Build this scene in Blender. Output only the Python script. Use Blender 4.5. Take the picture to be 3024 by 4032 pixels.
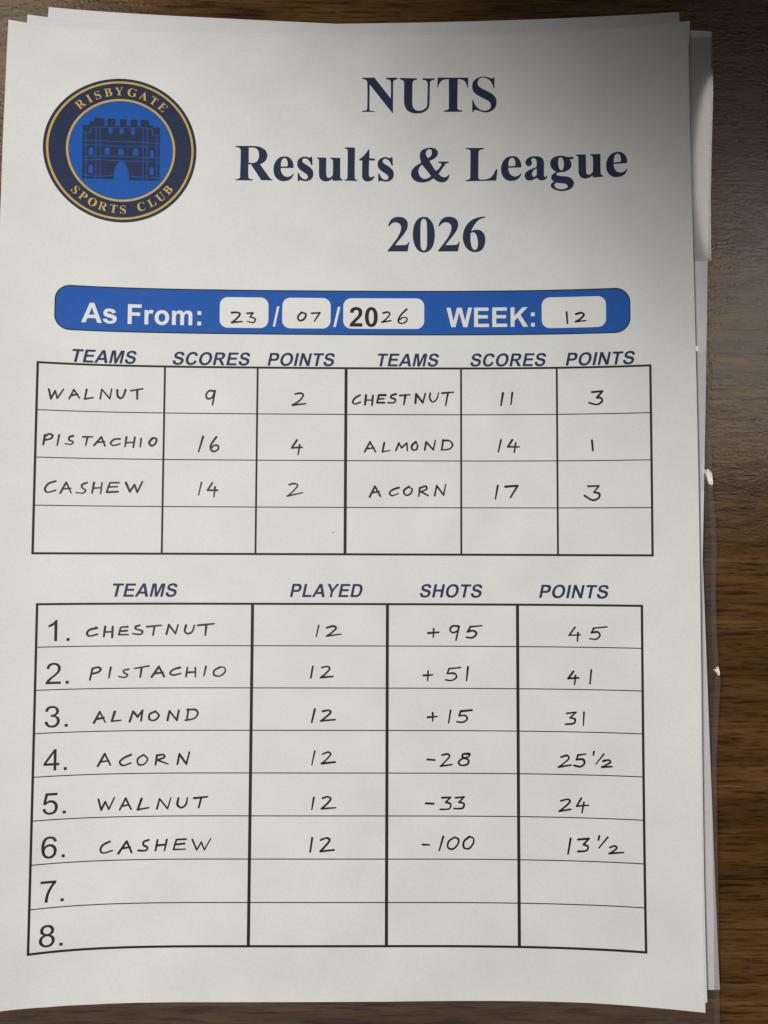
import bpy, math, random
import numpy as np
from mathutils import Matrix, Vector

for o in list(bpy.data.objects):
    bpy.data.objects.remove(o, do_unlink=True)
scene = bpy.context.scene
COL = scene.collection
random.seed(4)

# ------------------------------------------------------------------ camera
# sheet millimetres: u to the right and v downwards from the top left corner of the A4 results sheet;
# world metres: X = (u-105)/1000, Y = (148.5-v)/1000, Z up
CAM_MM = (9.0523, -15.4657, 236.5082)
CAM_ROT = ((0.9999422, 0.0034328, 0.0101865), (-0.0039633, 0.9986120, 0.0525207), (-0.0099921, -0.0525580, 0.9985679))
cam_data = bpy.data.cameras.new('camera')
cam = bpy.data.objects.new('camera', cam_data)
COL.objects.link(cam)
m = Matrix(CAM_ROT).transposed().to_4x4()
m.translation = Vector(CAM_MM) / 1000
cam.matrix_world = m
cam_data.sensor_fit = 'HORIZONTAL'
cam_data.sensor_width = 36.0
cam_data.lens = 36.04
cam_data.clip_start = 0.01
cam_data.clip_end = 50
scene.camera = cam
scene.render.resolution_x, scene.render.resolution_y = 768, 1024

# ------------------------------------------------------------------ world and lamps
world = bpy.data.worlds.new('World')
scene.world = world
world.use_nodes = True
world.node_tree.nodes['Background'].inputs[0].default_value = (0.9, 0.95, 1.0, 1)
world.node_tree.nodes['Background'].inputs[1].default_value = 0.012

def aim(ob, loc, target, roll_dir=None):
    z = (Vector(loc) - Vector(target)).normalized()
    r = Vector(roll_dir) if roll_dir else Vector((1, 0, 0))
    x = (r - r.dot(z) * z).normalized()
    y = z.cross(x)
    ob.matrix_world = Matrix(((x.x, y.x, z.x, loc[0]), (x.y, y.y, z.y, loc[1]), (x.z, y.z, z.z, loc[2]), (0, 0, 0, 1)))

# added key spot; its cone edge imitates the shadow over the far right
def key_spot(loc, target, energy, half_angle, blend, stretch, soft, color, axis):
    sd = bpy.data.lights.new('key_spot', 'SPOT')
    sd.energy = energy
    sd.color = color
    sd.shadow_soft_size = soft
    sd.spot_size = 2 * math.radians(half_angle)
    sd.spot_blend = blend
    o = bpy.data.objects.new('key_spot', sd)
    COL.objects.link(o)
    aim(o, loc, target, axis)
    o.scale = (stretch, 1.0, 1.0)
key_spot((-0.215, 0.0, 0.64), (-0.070, -0.070, 0.0), 15.4, 22.1, 0.64, 3.0, 0.045, (1.0, 0.984, 0.935), (1, -1, 0))

# ceiling lamps beyond the table: weak on the paper, seen as sheen on the varnish and glints in the plastic
def ceiling_lamp(shape, loc, target, sx, sy, energy, color):
    td = bpy.data.lights.new('ceiling_lamp', 'AREA')
    td.shape = shape
    td.size, td.size_y = sx, sy
    td.energy = energy
    td.color = color
    o = bpy.data.objects.new('ceiling_lamp', td)
    COL.objects.link(o)
    aim(o, loc, target, (1, 0, 0))
ceiling_lamp('ELLIPSE', (0.791, 0.885, 1.5), (0.791, 0.885, 0.0), 0.086, 0.41, 0.145, (1.0, 0.93, 0.86))
ceiling_lamp('RECTANGLE', (0.88, 0.47, 1.5), (0.10, 0.05, 0.0), 0.08, 0.5, 0.95, (1.0, 0.92, 0.80))
ceiling_lamp('RECTANGLE', (-0.80, 1.06, 1.5), (0.0, 0.05, 0.0), 0.14, 0.5, 1.0, (1.0, 0.93, 0.82))

scene.view_settings.view_transform = 'Standard'
scene.view_settings.look = 'None'
scene.view_settings.exposure = 0.0
scene.view_settings.gamma = 1.0
scene.view_settings.use_curve_mapping = False

# ------------------------------------------------------------------ the curled surface of the paper stack
COEF = [0.3574, -0.2781, 1.1445, 0.0816, -1.1865, 2.0294, -3.3572, -1.9225, 1.1685, 1.4071, 2.1973, 0.3059, -0.2902, -0.335,
        2.9307, 4.1389, 2.6541, 0.5614, -2.4087, -0.9795, -2.4105, 3.0324, 0.246, -1.5743]

def zt(u, v):
    s = (np.clip(u, -3, 213) - 105) / 105
    t = (np.clip(v, -3, 300) - 148.5) / 148.5
    out, k = 0.0, 0
    for i in range(7):
        for j in range(5):
            if i + j <= 1 or (i == 0 and j > 2) or (i >= 4 and j > 2):
                continue
            out = out + COEF[k] * s ** i * t ** j
            k += 1
    return np.maximum(out, 0.0)

def world_of(u, v, z):
    return np.stack([(np.asarray(u) - 105) / 1000, (148.5 - np.asarray(v)) / 1000, np.asarray(z) / 1000], -1)

# ------------------------------------------------------------------ materials
def new_mat(name):
    mt = bpy.data.materials.new(name)
    mt.use_nodes = True
    nt = mt.node_tree
    return mt, nt, nt.nodes['Principled BSDF'], nt.nodes, nt.links

def paper_mat(name, col, mottle=0.03):
    mt, nt, b, N, L = new_mat(name)
    tc = N.new('ShaderNodeTexCoord')
    n1 = N.new('ShaderNodeTexNoise'); n1.inputs['Scale'].default_value = 55; n1.inputs['Detail'].default_value = 4
    n2 = N.new('ShaderNodeTexNoise'); n2.inputs['Scale'].default_value = 1500; n2.inputs['Detail'].default_value = 2
    L.new(tc.outputs['Object'], n1.inputs['Vector']); L.new(tc.outputs['Object'], n2.inputs['Vector'])
    r1 = N.new('ShaderNodeValToRGB')
    r1.color_ramp.elements[0].position = 0.3; r1.color_ramp.elements[1].position = 0.7
    r1.color_ramp.elements[0].color = tuple(c * (1 - mottle) for c in col) + (1,)
    r1.color_ramp.elements[1].color = tuple(min(1, c * (1 + mottle * .6)) for c in col) + (1,)
    L.new(n1.outputs['Fac'], r1.inputs['Fac'])
    mx = N.new('ShaderNodeMix'); mx.data_type = 'RGBA'; mx.blend_type = 'MULTIPLY'
    mx.inputs['Factor'].default_value = 1
    r2 = N.new('ShaderNodeValToRGB')
    r2.color_ramp.elements[0].position = 0.25; r2.color_ramp.elements[1].position = 0.75
    r2.color_ramp.elements[0].color = (.93, .93, .93, 1); r2.color_ramp.elements[1].color = (1, 1, 1, 1)
    L.new(n2.outputs['Fac'], r2.inputs['Fac'])
    L.new(r1.outputs['Color'], mx.inputs['A']); L.new(r2.outputs['Color'], mx.inputs['B'])
    L.new(mx.outputs['Result'], b.inputs['Base Color'])
    b.inputs['Roughness'].default_value = 0.75
    b.inputs['Specular IOR Level'].default_value = 0.25
    bp = N.new('ShaderNodeBump'); bp.inputs['Strength'].default_value = 0.08; bp.inputs['Distance'].default_value = 0.0004
    L.new(n2.outputs['Fac'], bp.inputs['Height'])
    n3 = N.new('ShaderNodeTexNoise'); n3.inputs['Scale'].default_value = 26; n3.inputs['Detail'].default_value = 1.5
    L.new(tc.outputs['Object'], n3.inputs['Vector'])
    bw = N.new('ShaderNodeBump'); bw.inputs['Strength'].default_value = 0.6; bw.inputs['Distance'].default_value = 0.0026
    L.new(n3.outputs['Fac'], bw.inputs['Height']); L.new(bw.outputs['Normal'], bp.inputs['Normal'])
    L.new(bp.outputs['Normal'], b.inputs['Normal'])
    return mt

def ink_mat(name, col, vary=0.10, rough=0.6):
    mt, nt, b, N, L = new_mat(name)
    tc = N.new('ShaderNodeTexCoord')
    n1 = N.new('ShaderNodeTexNoise'); n1.inputs['Scale'].default_value = 900; n1.inputs['Detail'].default_value = 3
    L.new(tc.outputs['Object'], n1.inputs['Vector'])
    r1 = N.new('ShaderNodeValToRGB')
    r1.color_ramp.elements[0].position = 0.25; r1.color_ramp.elements[1].position = 0.75
    r1.color_ramp.elements[0].color = tuple(c * (1 - vary) for c in col) + (1,)
    r1.color_ramp.elements[1].color = tuple(min(1, c * (1 + vary)) for c in col) + (1,)
    L.new(n1.outputs['Fac'], r1.inputs['Fac']); L.new(r1.outputs['Color'], b.inputs['Base Color'])
    b.inputs['Roughness'].default_value = rough
    b.inputs['Specular IOR Level'].default_value = 0.25
    return mt

def srgb(r, g, b):
    f = lambda c: c / 12.92 if c <= .04045 else ((c + .055) / 1.055) ** 2.4
    return (f(r / 255), f(g / 255), f(b / 255))

M_PAPER = paper_mat('white_copier_paper', (0.80, 0.80, 0.785), 0.045)
M_PAPER2 = paper_mat('lower_sheet_paper', (0.765, 0.755, 0.775))  # lower sheets: slightly darker white with a faint lavender tint
M_NAVY = ink_mat('navy_print', (0.022, 0.032, 0.078))
M_HEAD = ink_mat('heading_blue_print', (0.022, 0.030, 0.095))
M_BLACK = ink_mat('black_print', (0.019, 0.018, 0.017))
M_PEN = ink_mat('black_ballpoint', (0.012, 0.008, 0.008), 0.30, 0.5)
M_BLUE = ink_mat('blue_print', (0.011, 0.098, 0.42), 0.06)
M_GOLD = ink_mat('gold_print', (0.62, 0.40, 0.085), 0.10)
M_BOX = ink_mat('unprinted_paper', (0.80, 0.80, 0.78), 0.02, 0.75)

def wood_mat():
    mt, nt, b, N, L = new_mat('dark_wood_laminate')
    tc = N.new('ShaderNodeTexCoord')
    def noise(scale, detail=3, rough=.55, dist=0.0):
        mp = N.new('ShaderNodeMapping'); mp.inputs['Scale'].default_value = scale
        mp.inputs['Rotation'].default_value = (0, 0, math.radians(3))
        n = N.new('ShaderNodeTexNoise'); n.inputs['Scale'].default_value = 1; n.inputs['Detail'].default_value = detail
        n.inputs['Roughness'].default_value = rough; n.inputs['Distortion'].default_value = dist
        L.new(tc.outputs['Object'], mp.inputs['Vector']); L.new(mp.outputs['Vector'], n.inputs['Vector'])
        return n
    def ramp(src, *stops):
        r = N.new('ShaderNodeValToRGB')
        e = r.color_ramp.elements
        while len(e) < len(stops):
            e.new(0.5)
        for k, (p, c) in enumerate(stops):
            e[k].position = p; e[k].color = tuple(c) + (1,)
        L.new(src.outputs['Fac'], r.inputs['Fac'])
        return r
    def mix(a, bb, mode, fac):
        x = N.new('ShaderNodeMix'); x.data_type = 'RGBA'; x.blend_type = mode
        x.inputs['Factor'].default_value = fac
        L.new(a, x.inputs['A']); L.new(bb, x.inputs['B'])
        return x.outputs['Result']
    base = ramp(noise((14, 150, 1), 4, .62, .7), (.30, (.066, .031, .0095)), (.5, (.124, .063, .0205)), (.70, (.180, .099, .036)))
    streak = ramp(noise((62, 900, 1), 3, .62, .35), (.36, (.26, .22, .19)), (.475, (.90, .88, .86)), (.75, (1.2, 1.18, 1.12)))
    pore = ramp(noise((170, 2100, 1), 2, .5), (.33, (.35, .32, .3)), (.45, (1, 1, 1)), (1, (1, 1, 1)))
    wide = ramp(noise((4, 30, 1), 2, .5, .3), (.3, (.70, .65, .60)), (.7, (1.22, 1.2, 1.15)))
    c = mix(base.outputs['Color'], streak.outputs['Color'], 'MULTIPLY', .9)
    c = mix(c, pore.outputs['Color'], 'MULTIPLY', .8)
    c = mix(c, wide.outputs['Color'], 'MULTIPLY', 1)
    L.new(c, b.inputs['Base Color'])
    em = noise((900, 1000, 1), 3, .55)
    bp = N.new('ShaderNodeBump'); bp.inputs['Strength'].default_value = 0.22; bp.inputs['Distance'].default_value = 0.00042
    L.new(em.outputs['Fac'], bp.inputs['Height']); L.new(bp.outputs['Normal'], b.inputs['Normal'])
    b.inputs['Roughness'].default_value = 0.205
    b.inputs['Specular IOR Level'].default_value = 1.0
    return mt
M_WOOD = wood_mat()

def plastic_mat(name, tint, gloss, haze, rough, wave):
    mt = bpy.data.materials.new(name)
    mt.use_nodes = True
    nt = mt.node_tree; N, L = nt.nodes, nt.links
    N.clear()
    out = N.new('ShaderNodeOutputMaterial')
    tr = N.new('ShaderNodeBsdfTransparent'); tr.inputs[0].default_value = tuple(tint) + (1,)
    gl = N.new('ShaderNodeBsdfGlossy'); gl.inputs['Roughness'].default_value = rough
    gl.inputs['Color'].default_value = (1, 1, 1, 1)
    df = N.new('ShaderNodeBsdfDiffuse'); df.inputs['Color'].default_value = (.72, .69, .72, 1)
    m1 = N.new('ShaderNodeMixShader'); m1.inputs[0].default_value = haze
    m2 = N.new('ShaderNodeMixShader'); m2.inputs[0].default_value = gloss
    nz = N.new('ShaderNodeTexNoise'); nz.inputs['Scale'].default_value = 60
    tc = N.new('ShaderNodeTexCoord'); L.new(tc.outputs['Object'], nz.inputs['Vector'])
    bp = N.new('ShaderNodeBump'); bp.inputs['Strength'].default_value = wave; bp.inputs['Distance'].default_value = .002
    L.new(nz.outputs['Fac'], bp.inputs['Height']); L.new(bp.outputs['Normal'], gl.inputs['Normal'])
    L.new(tr.outputs[0], m1.inputs[1]); L.new(df.outputs[0], m1.inputs[2])
    L.new(m1.outputs[0], m2.inputs[1]); L.new(gl.outputs[0], m2.inputs[2])
    L.new(m2.outputs[0], out.inputs['Surface'])
    return mt
M_SLEEVE = plastic_mat('clear_sleeve_plastic', (.985, .98, .98), .075, .022, .085, .004)
M_SEAM = plastic_mat('welded_plastic', (.95, .93, .93), .05, .06, .08, .02)
M_FLAP = plastic_mat('clear_flap_plastic', (.96, .96, .96), .10, .05, .05, .0)

# ------------------------------------------------------------------ mesh helpers
def link(name, verts, faces, mat, parent=None, smooth=False):
    me = bpy.data.meshes.new(name)
    me.from_pydata([tuple(map(float, p)) for p in verts], [], faces)
    me.materials.append(mat)
    if smooth:
        me.polygons.foreach_set('use_smooth', [True] * len(me.polygons))
    me.update()
    o = bpy.data.objects.new(name, me)
    COL.objects.link(o)
    if parent is not None:
        o.parent = parent
    return o

def group_empty(name, u, v, parent):
    o = bpy.data.objects.new(name, None)
    COL.objects.link(o)
    o.empty_display_size = .01
    o.parent = parent
    return o

def grid_sheet(name, uvfun, zfun, nu, nv, mat, thick=0.11):
    """a sheet of paper with real thickness: top and bottom grids and a rim"""
    s, t = np.meshgrid(np.linspace(0, 1, nu + 1), np.linspace(0, 1, nv + 1))
    u, v = uvfun(s, t)
    z = zfun(u, v)
    top = world_of(u, v, z).reshape(-1, 3)
    bot = world_of(u, v, z - thick).reshape(-1, 3)
    n = len(top); W = nu + 1
    F = []
    for j in range(nv):
        for i in range(nu):
            a = j * W + i
            F.append((a, a + W, a + W + 1, a + 1))
            F.append((n + a, n + a + 1, n + a + W + 1, n + a + W))
    nf = len(F)
    V = list(np.vstack([top, bot]))
    def rim(a, b):
        k = len(V)
        V.extend([top[a], top[b], bot[b], bot[a]]); F.append((k, k + 1, k + 2, k + 3))
    for i in range(nu):
        rim(i, i + 1); rim(nv * W + i + 1, nv * W + i)
    for j in range(nv):
        rim((j + 1) * W, j * W); rim(j * W + nu, (j + 1) * W + nu)
    o = link(name, V, F, mat)
    o.data.polygons.foreach_set('use_smooth', [True] * nf + [False] * (len(F) - nf))
    return o

# ---- ink shapes: polygons and pen strokes are merged as one signed distance field and contoured
def curve_pts(p, closed, n=5, corner=42):
    """Catmull-Rom through p, keeping sharp corners sharp"""
    p = [np.array(q, float) for q in p]
    N = len(p)
    tan = []
    for i in range(N):
        if not closed and i in (0, N - 1):
            tan.append(None); continue
        a, b = p[i] - p[i - 1], p[(i + 1) % N] - p[i]
        la, lb = np.linalg.norm(a), np.linalg.norm(b)
        if la < 1e-9 or lb < 1e-9:
            tan.append(None); continue
        ang = math.degrees(math.acos(max(-1, min(1, float(a @ b) / la / lb))))
        tan.append(None if ang > corner else (a + b) / (la + lb))
    out = []
    for i in range(N if closed else N - 1):
        q0, q1 = p[i], p[(i + 1) % N]
        d = q1 - q0; l = np.linalg.norm(d)
        t0, t1 = tan[i], tan[(i + 1) % N]
        if t0 is None and t1 is None:
            out.append(q0); continue
        m0 = d if t0 is None else t0 * l
        m1 = d if t1 is None else t1 * l
        for k in range(n):
            s = k / n
            out.append((2*s**3-3*s*s+1)*q0 + (s**3-2*s*s+s)*m0 + (-2*s**3+3*s*s)*q1 + (s**3-s*s)*m1)
    if not closed:
        out.append(p[-1])
    return np.array(out)

def seg_dist(X, Y, p, q):
    d = q - p
    L2 = float(d @ d) + 1e-12
    t = np.clip(((X - p[0]) * d[0] + (Y - p[1]) * d[1]) / L2, 0, 1)
    return (X - p[0] - t * d[0]) ** 2 + (Y - p[1] - t * d[1]) ** 2, t

class Poly:
    def __init__(self, rings):
        self.rings = [np.array(r, float) for r in rings]
        a = np.vstack(self.rings)
        self.box = (*a.min(0), *a.max(0))
    def sd(self, X, Y):
        best = np.full(X.shape, 1e9); ins = np.zeros(X.shape, bool)
        for r in self.rings:
            for i in range(len(r)):
                p, q = r[i - 1], r[i]
                best = np.minimum(best, seg_dist(X, Y, p, q)[0])
                if p[1] != q[1]:
                    c = ((p[1] > Y) != (q[1] > Y)) & (X < (q[0] - p[0]) * (Y - p[1]) / (q[1] - p[1]) + p[0])
                    ins ^= c
        d = np.sqrt(best)
        return np.where(ins, -d, d)

class Pen:
    def __init__(self, pts, r0, r1=None):
        self.p = np.array(pts, float); self.r0 = r0; self.r1 = r0 if r1 is None else r1
        r = max(self.r0, self.r1)
        self.box = (*(self.p.min(0) - r), *(self.p.max(0) + r))
    def sd(self, X, Y):
        best = np.full(X.shape, 1e9); n = len(self.p) - 1
        for i in range(n):
            d2, t = seg_dist(X, Y, self.p[i], self.p[i + 1])
            w = (i + t) / n
            wob = 1 + .09 * np.sin(2.1 * (self.p[i, 0] + t * .5) + 1.7 * self.p[i, 1])
            best = np.minimum(best, np.sqrt(d2) - (self.r0 * (1 - w) + self.r1 * w) * wob)
        return best

class RBox:
    def __init__(self, u0, v0, u1, v1, r):
        self.box = (u0, v0, u1, v1); self.r = r
    def sd(self, X, Y):
        u0, v0, u1, v1 = self.box; r = self.r
        dx = np.abs(X - (u0 + u1) / 2) - (u1 - u0) / 2 + r
        dy = np.abs(Y - (v0 + v1) / 2) - (v1 - v0) / 2 + r
        return np.hypot(np.maximum(dx, 0), np.maximum(dy, 0)) + np.minimum(np.maximum(dx, dy), 0) - r

class Ring:
    def __init__(self, cu, cv, r_out, r_in=-1.0):
        self.c = (cu, cv, r_out, r_in); self.box = (cu - r_out, cv - r_out, cu + r_out, cv + r_out)
    def sd(self, X, Y):
        cu, cv, a, b = self.c
        d = np.hypot(X - cu, Y - cv)
        return np.maximum(d - a, b - d)

class Cut:
    def __init__(self, base, cuts):
        self.base, self.cuts, self.box = base, cuts, base.box
    def sd(self, X, Y):
        d = self.base.sd(X, Y)
        for c in self.cuts:
            d = np.maximum(d, -c.sd(X, Y))
        return d

def contour(shape_list, cell, lift, VS, FS):
    u0 = min(s.box[0] for s in shape_list) - 2 * cell; v0 = min(s.box[1] for s in shape_list) - 2 * cell
    u1 = max(s.box[2] for s in shape_list) + 2 * cell; v1 = max(s.box[3] for s in shape_list) + 2 * cell
    nu, nv = int(math.ceil((u1 - u0) / cell)), int(math.ceil((v1 - v0) / cell))
    us = u0 + cell * np.arange(nu + 1); vs = v0 + cell * np.arange(nv + 1)
    D = np.full((nv + 1, nu + 1), 1e3)
    for s in shape_list:
        i0 = max(0, int((s.box[0] - u0) / cell) - 2); i1 = min(nu + 1, int((s.box[2] - u0) / cell) + 4)
        j0 = max(0, int((s.box[1] - v0) / cell) - 2); j1 = min(nv + 1, int((s.box[3] - v0) / cell) + 4)
        X, Y = np.meshgrid(us[i0:i1], vs[j0:j1])
        D[j0:j1, i0:i1] = np.minimum(D[j0:j1, i0:i1], s.sd(X, Y))
    D = np.where(np.abs(D) < 1e-6, 1e-6, D)
    I = D < 0
    cnt = I[:-1, :-1].astype(int) + I[1:, :-1] + I[:-1, 1:] + I[1:, 1:]
    maxrun = max(1, int(3.0 / cell))
    def add(poly):
        k = len(VS)
        VS.extend(poly); FS.append(tuple(range(k, k + len(poly))))
    for j in range(nv):
        row = cnt[j]
        if not row.any():
            continue
        i = 0
        idx = np.nonzero(row)[0]
        i, end = idx[0], idx[-1] + 1
        while i < end:
            c = row[i]
            if c == 0:
                i += 1; continue
            if c == 4:
                k = i
                while k < end and row[k] == 4 and k - i < maxrun:
                    k += 1
                add([(us[i], vs[j]), (us[i], vs[j + 1]), (us[k], vs[j + 1]), (us[k], vs[j])])
                i = k; continue
            cs = [(j, i), (j + 1, i), (j + 1, i + 1), (j, i + 1)]
            poly = []
            for n in range(4):
                a, b = cs[n], cs[(n + 1) % 4]
                da, db = D[a], D[b]
                if da < 0:
                    poly.append((us[a[1]], vs[a[0]]))
                if (da < 0) != (db < 0):
                    t = da / (da - db)
                    poly.append((us[a[1]] + t * (us[b[1]] - us[a[1]]), vs[a[0]] + t * (vs[b[0]] - vs[a[0]])))
            if len(poly) >= 3:
                add(poly)
            i += 1

def ink(name, groups, mat, parent, cell=0.08, lift=0.03, label=None):
    """groups: lists of shapes; each list is contoured on its own grid, all in one mesh on the sheet"""
    VS, FS = [], []
    for g in groups:
        contour(g, cell, lift, VS, FS)
    a = np.array(VS)
    P = world_of(a[:, 0], a[:, 1], zt(a[:, 0], a[:, 1]) + lift)
    o = link(name, P, FS, mat, parent)
    if label:
        o['label'] = label
    return o

# ------------------------------------------------------------------ lettering (outlines in 1/1000 em, y up)
def pp(s):
    return [tuple(float(a) for a in q.split(',')) for q in s.strip('() ').replace(')(', ' ').split()]
def ell(cx, cy, rx, ry, n=2.0, k=48):
    out = []
    for i in range(k):
        a = 2 * math.pi * i / k
        c, s = math.cos(a), math.sin(a)
        out.append((cx + rx * math.copysign(abs(c) ** (2 / n), c), cy + ry * math.copysign(abs(s) ** (2 / n), s)))
    return out
BOLD = {
'A': (722, ['(0,0)(286,716)(438,716)(720,0)(561,0)(499,163)(213,163)(154,0)', '(262,284)(457,284)(359,548)']),
'E': (667, ['(73,0)(73,716)(604,716)(604,595)(217,595)(217,436)(577,436)(577,316)(217,316)(217,121)(618,121)(618,0)']),
'F': (611, ['(74,0)(74,716)(565,716)(565,595)(218,595)(218,425)(517,425)(517,304)(218,304)(218,0)']),
'H': (722, ['(73,0)(73,716)(218,716)(218,434)(501,434)(501,716)(646,716)(646,0)(501,0)(501,313)(218,313)(218,0)']),
'I': (278, ['(68,0)(68,716)(213,716)(213,0)']),
'K': (722, ['(75,0)(75,716)(219,716)(219,398)(511,716)(706,716)(436,437)(720,0)(533,0)(337,335)(219,215)(219,0)']),
'L': (611, ['(77,0)(77,710)(221,710)(221,121)(580,121)(580,0)']),
'M': (833, ['(71,0)(71,716)(287,716)(417,228)(545,716)(762,716)(762,0)(628,0)(628,563)(486,0)(347,0)(205,563)(205,0)']),
'N': (722, ['(74,0)(74,716)(215,716)(508,238)(508,716)(642,716)(642,0)(497,0)(208,467)(208,0)']),
'T': (611, ['(234,0)(234,595)(21,595)(21,716)(590,716)(590,595)(378,595)(378,0)']),
'W': (944, ['(172,0)(1,716)(149,716)(257,224)(388,716)(560,716)(686,216)(796,716)(942,716)(768,0)(615,0)(472,536)(329,0)']),
'Y': (667, ['(261,0)(261,301)(-1,716)(168,716)(336,432)(501,716)(667,716)(404,300)(404,0)']),
'P': (667, ['(73,0)(73,716)(305,716)(420,713)(478,705)(545,672)(592,608)(618,495)(605,400)(560,330)(500,290)(430,273)(312,270)(217,270)(217,0)', '(217,595)(217,391)(296,391)(380,394)(425,408)(455,440)(467,494)(450,545)(410,580)(360,593)(287,595)']),
'R': (722, ['(73,0)(73,716)(377,716)(500,705)(575,660)(620,590)(630,515)(605,420)(550,355)(453,318)(525,265)(580,190)(712,0)(540,0)(434,155)(370,245)(330,285)(290,297)(217,299)(217,0)', '(217,595)(217,413)(324,413)(420,418)(460,440)(481,505)(462,565)(415,592)(330,595)']),
'D': (722, ['(72,716)(336,716)(430,710)(510,685)(590,620)(645,520)(665,355)(645,205)(590,95)(500,28)(425,6)(343,0)(72,0)', '(216,595)(216,121)(324,121)(400,126)(460,150)(500,220)(514,358)(500,490)(460,560)(410,588)(330,595)']),
'O': (778, [ell(388, 358, 345, 371, 2.15), ell(388, 358, 197, 247, 2.15)]),
'C': (722, ['(531,263)(671,219)(625,115)(555,40)(478,5)(376,-12)(250,12)(150,75)(80,180)(47,353)(80,535)(155,650)(260,712)(385,728)(490,712)(570,670)(630,600)(663,521)(520,487)(490,560)(440,592)(377,604)(295,585)(230,520)(196,363)(225,200)(290,132)(375,111)(450,130)(505,185)']),
'S': (667, ['(36,233)(177,247)(205,170)(255,120)(335,108)(420,122)(470,165)(479,208)(462,250)(415,280)(280,317)(150,365)(85,430)(60,520)(80,610)(140,680)(220,716)(325,728)(440,715)(530,670)(580,600)(600,514)(455,508)(440,560)(400,595)(323,608)(245,598)(205,565)(200,525)(215,490)(270,465)(400,432)(510,395)(580,340)(615,270)(620,200)(595,110)(530,35)(440,-2)(334,-13)(215,3)(125,50)(65,125)']),
's': (556, ['(23,148)(167,170)(190,115)(230,92)(278,86)(340,95)(375,120)(382,145)(370,170)(320,190)(200,220)(110,255)(60,300)(42,369)(60,445)(120,505)(195,528)(260,531)(370,515)(440,480)(490,390)(353,365)(330,410)(295,425)(260,428)(205,422)(180,405)(177,385)(190,365)(250,345)(360,320)(450,285)(505,230)(520,155)(500,85)(440,25)(360,-7)(278,-12)(170,5)(90,50)(45,100)']),
'r': (389, ['(65,0)(65,519)(193,519)(193,445)(235,510)(275,529)(302,531)(350,524)(390,505)(348,386)(300,405)(275,408)(235,395)(212,350)(203,280)(203,0)']),
'o': (611, [ell(305, 259, 264, 272, 2.1), ell(305, 259, 122, 155, 2.1)]),
'm': (889, ['(61,0)(61,519)(187,519)(187,448)(240,505)(300,528)(343,531)(400,522)(450,490)(480,448)(535,505)(595,528)(638,531)(720,515)(775,470)(797,400)(800,332)(800,0)(663,0)(663,297)(655,375)(630,410)(590,420)(545,405)(510,355)(499,249)(499,0)(362,0)(362,284)(357,365)(340,405)(290,420)(250,408)(210,365)(198,252)(198,0)']),
':': (333, ['(98,0)(98,137)(235,137)(235,0)', '(98,382)(98,519)(235,519)(235,382)']),
'/': (278, ['(0,-12)(178,728)(280,728)(100,-12)']),
'2': (556, ['(506,127)(506,0)(25,0)(45,75)(100,165)(230,295)(320,385)(355,440)(366,500)(355,560)(320,595)(272,606)(225,595)(190,555)(178,497)(41,511)(65,610)(120,680)(200,712)(276,719)(375,703)(450,660)(495,590)(504,514)(490,430)(450,360)(330,235)(255,160)(233,127)']),
'0': (556, [ell(276, 353, 236, 366, 2.25), ell(276, 353, 93, 252, 2.25)]),
' ': (278, []),
}
PLAIN = {
'1': (556, ['(373,0)(373,719)(316,719)(270,650)(190,585)(109,544)(109,459)(180,490)(250,530)(285,560)(285,0)']),
'2': (556, ['(503,85)(503,0)(30,0)(35,45)(60,105)(115,175)(220,265)(330,365)(385,440)(400,521)(385,585)(340,630)(272,647)(205,630)(155,585)(140,508)(50,517)(75,610)(130,680)(200,710)(274,719)(370,703)(440,655)(480,590)(490,519)(478,450)(430,370)(330,270)(225,180)(152,85)']),
'3': (556, ['(42,189)(130,201)(160,115)(205,73)(265,60)(335,78)(395,135)(409,208)(392,290)(340,335)(275,350)(220,342)(230,419)(290,425)(350,455)(380,505)(383,540)(370,595)(325,635)(262,646)(200,635)(160,590)(138,521)(50,537)(80,630)(140,690)(220,716)(265,719)(350,700)(420,655)(460,600)(470,535)(455,465)(410,415)(365,387)(430,355)(480,300)(502,211)(480,115)(410,30)(340,-5)(264,-13)(170,7)(100,60)(60,125)']),
'4': (556, ['(323,0)(323,171)(13,171)(13,252)(339,716)(411,716)(411,252)(508,252)(508,171)(411,171)(411,0)', '(323,252)(323,575)(99,252)']),
'5': (556, ['(42,188)(134,195)(155,115)(205,72)(264,60)(340,80)(395,145)(410,232)(395,315)(345,370)(270,388)(200,372)(150,327)(139,316)(56,327)(125,706)(482,706)(482,622)(196,622)(155,420)(220,458)(290,468)(385,445)(460,375)(500,290)(504,240)(485,130)(430,45)(345,-2)(264,-12)(170,8)(100,60)(58,130)']),
'6': (556, ['(498,541)(410,534)(395,585)(350,635)(285,647)(220,628)(165,565)(140,480)(126,372)(170,430)(230,458)(295,467)(385,445)(455,385)(492,310)(500,230)(480,130)(425,45)(350,-2)(275,-12)(180,10)(105,75)(55,180)(41,330)(50,480)(85,600)(150,680)(225,712)(292,719)(380,703)(450,650)(485,590)', '(140,230)(160,150)(205,85)(272,60)(340,85)(385,130)(410,225)(390,310)(340,370)(274,390)(205,370)(160,315)']),
'7': (556, ['(47,622)(47,706)(511,706)(511,638)(440,545)(360,400)(310,265)(280,130)(273,0)(182,0)(190,120)(220,260)(270,400)(340,530)(397,622)']),
'8': (556, ['(177,388)(110,425)(75,480)(70,535)(90,620)(160,695)(275,719)(390,697)(465,620)(482,530)(470,470)(435,420)(376,388)(440,360)(495,290)(510,207)(485,110)(420,30)(340,-5)(275,-12)(185,5)(100,60)(55,125)(42,209)(60,290)(110,355)', ell(276, 534, 115, 112), ell(276, 205, 143, 145)]),
'.': (278, ['(91,0)(91,100)(191,100)(191,0)']),
}
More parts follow.
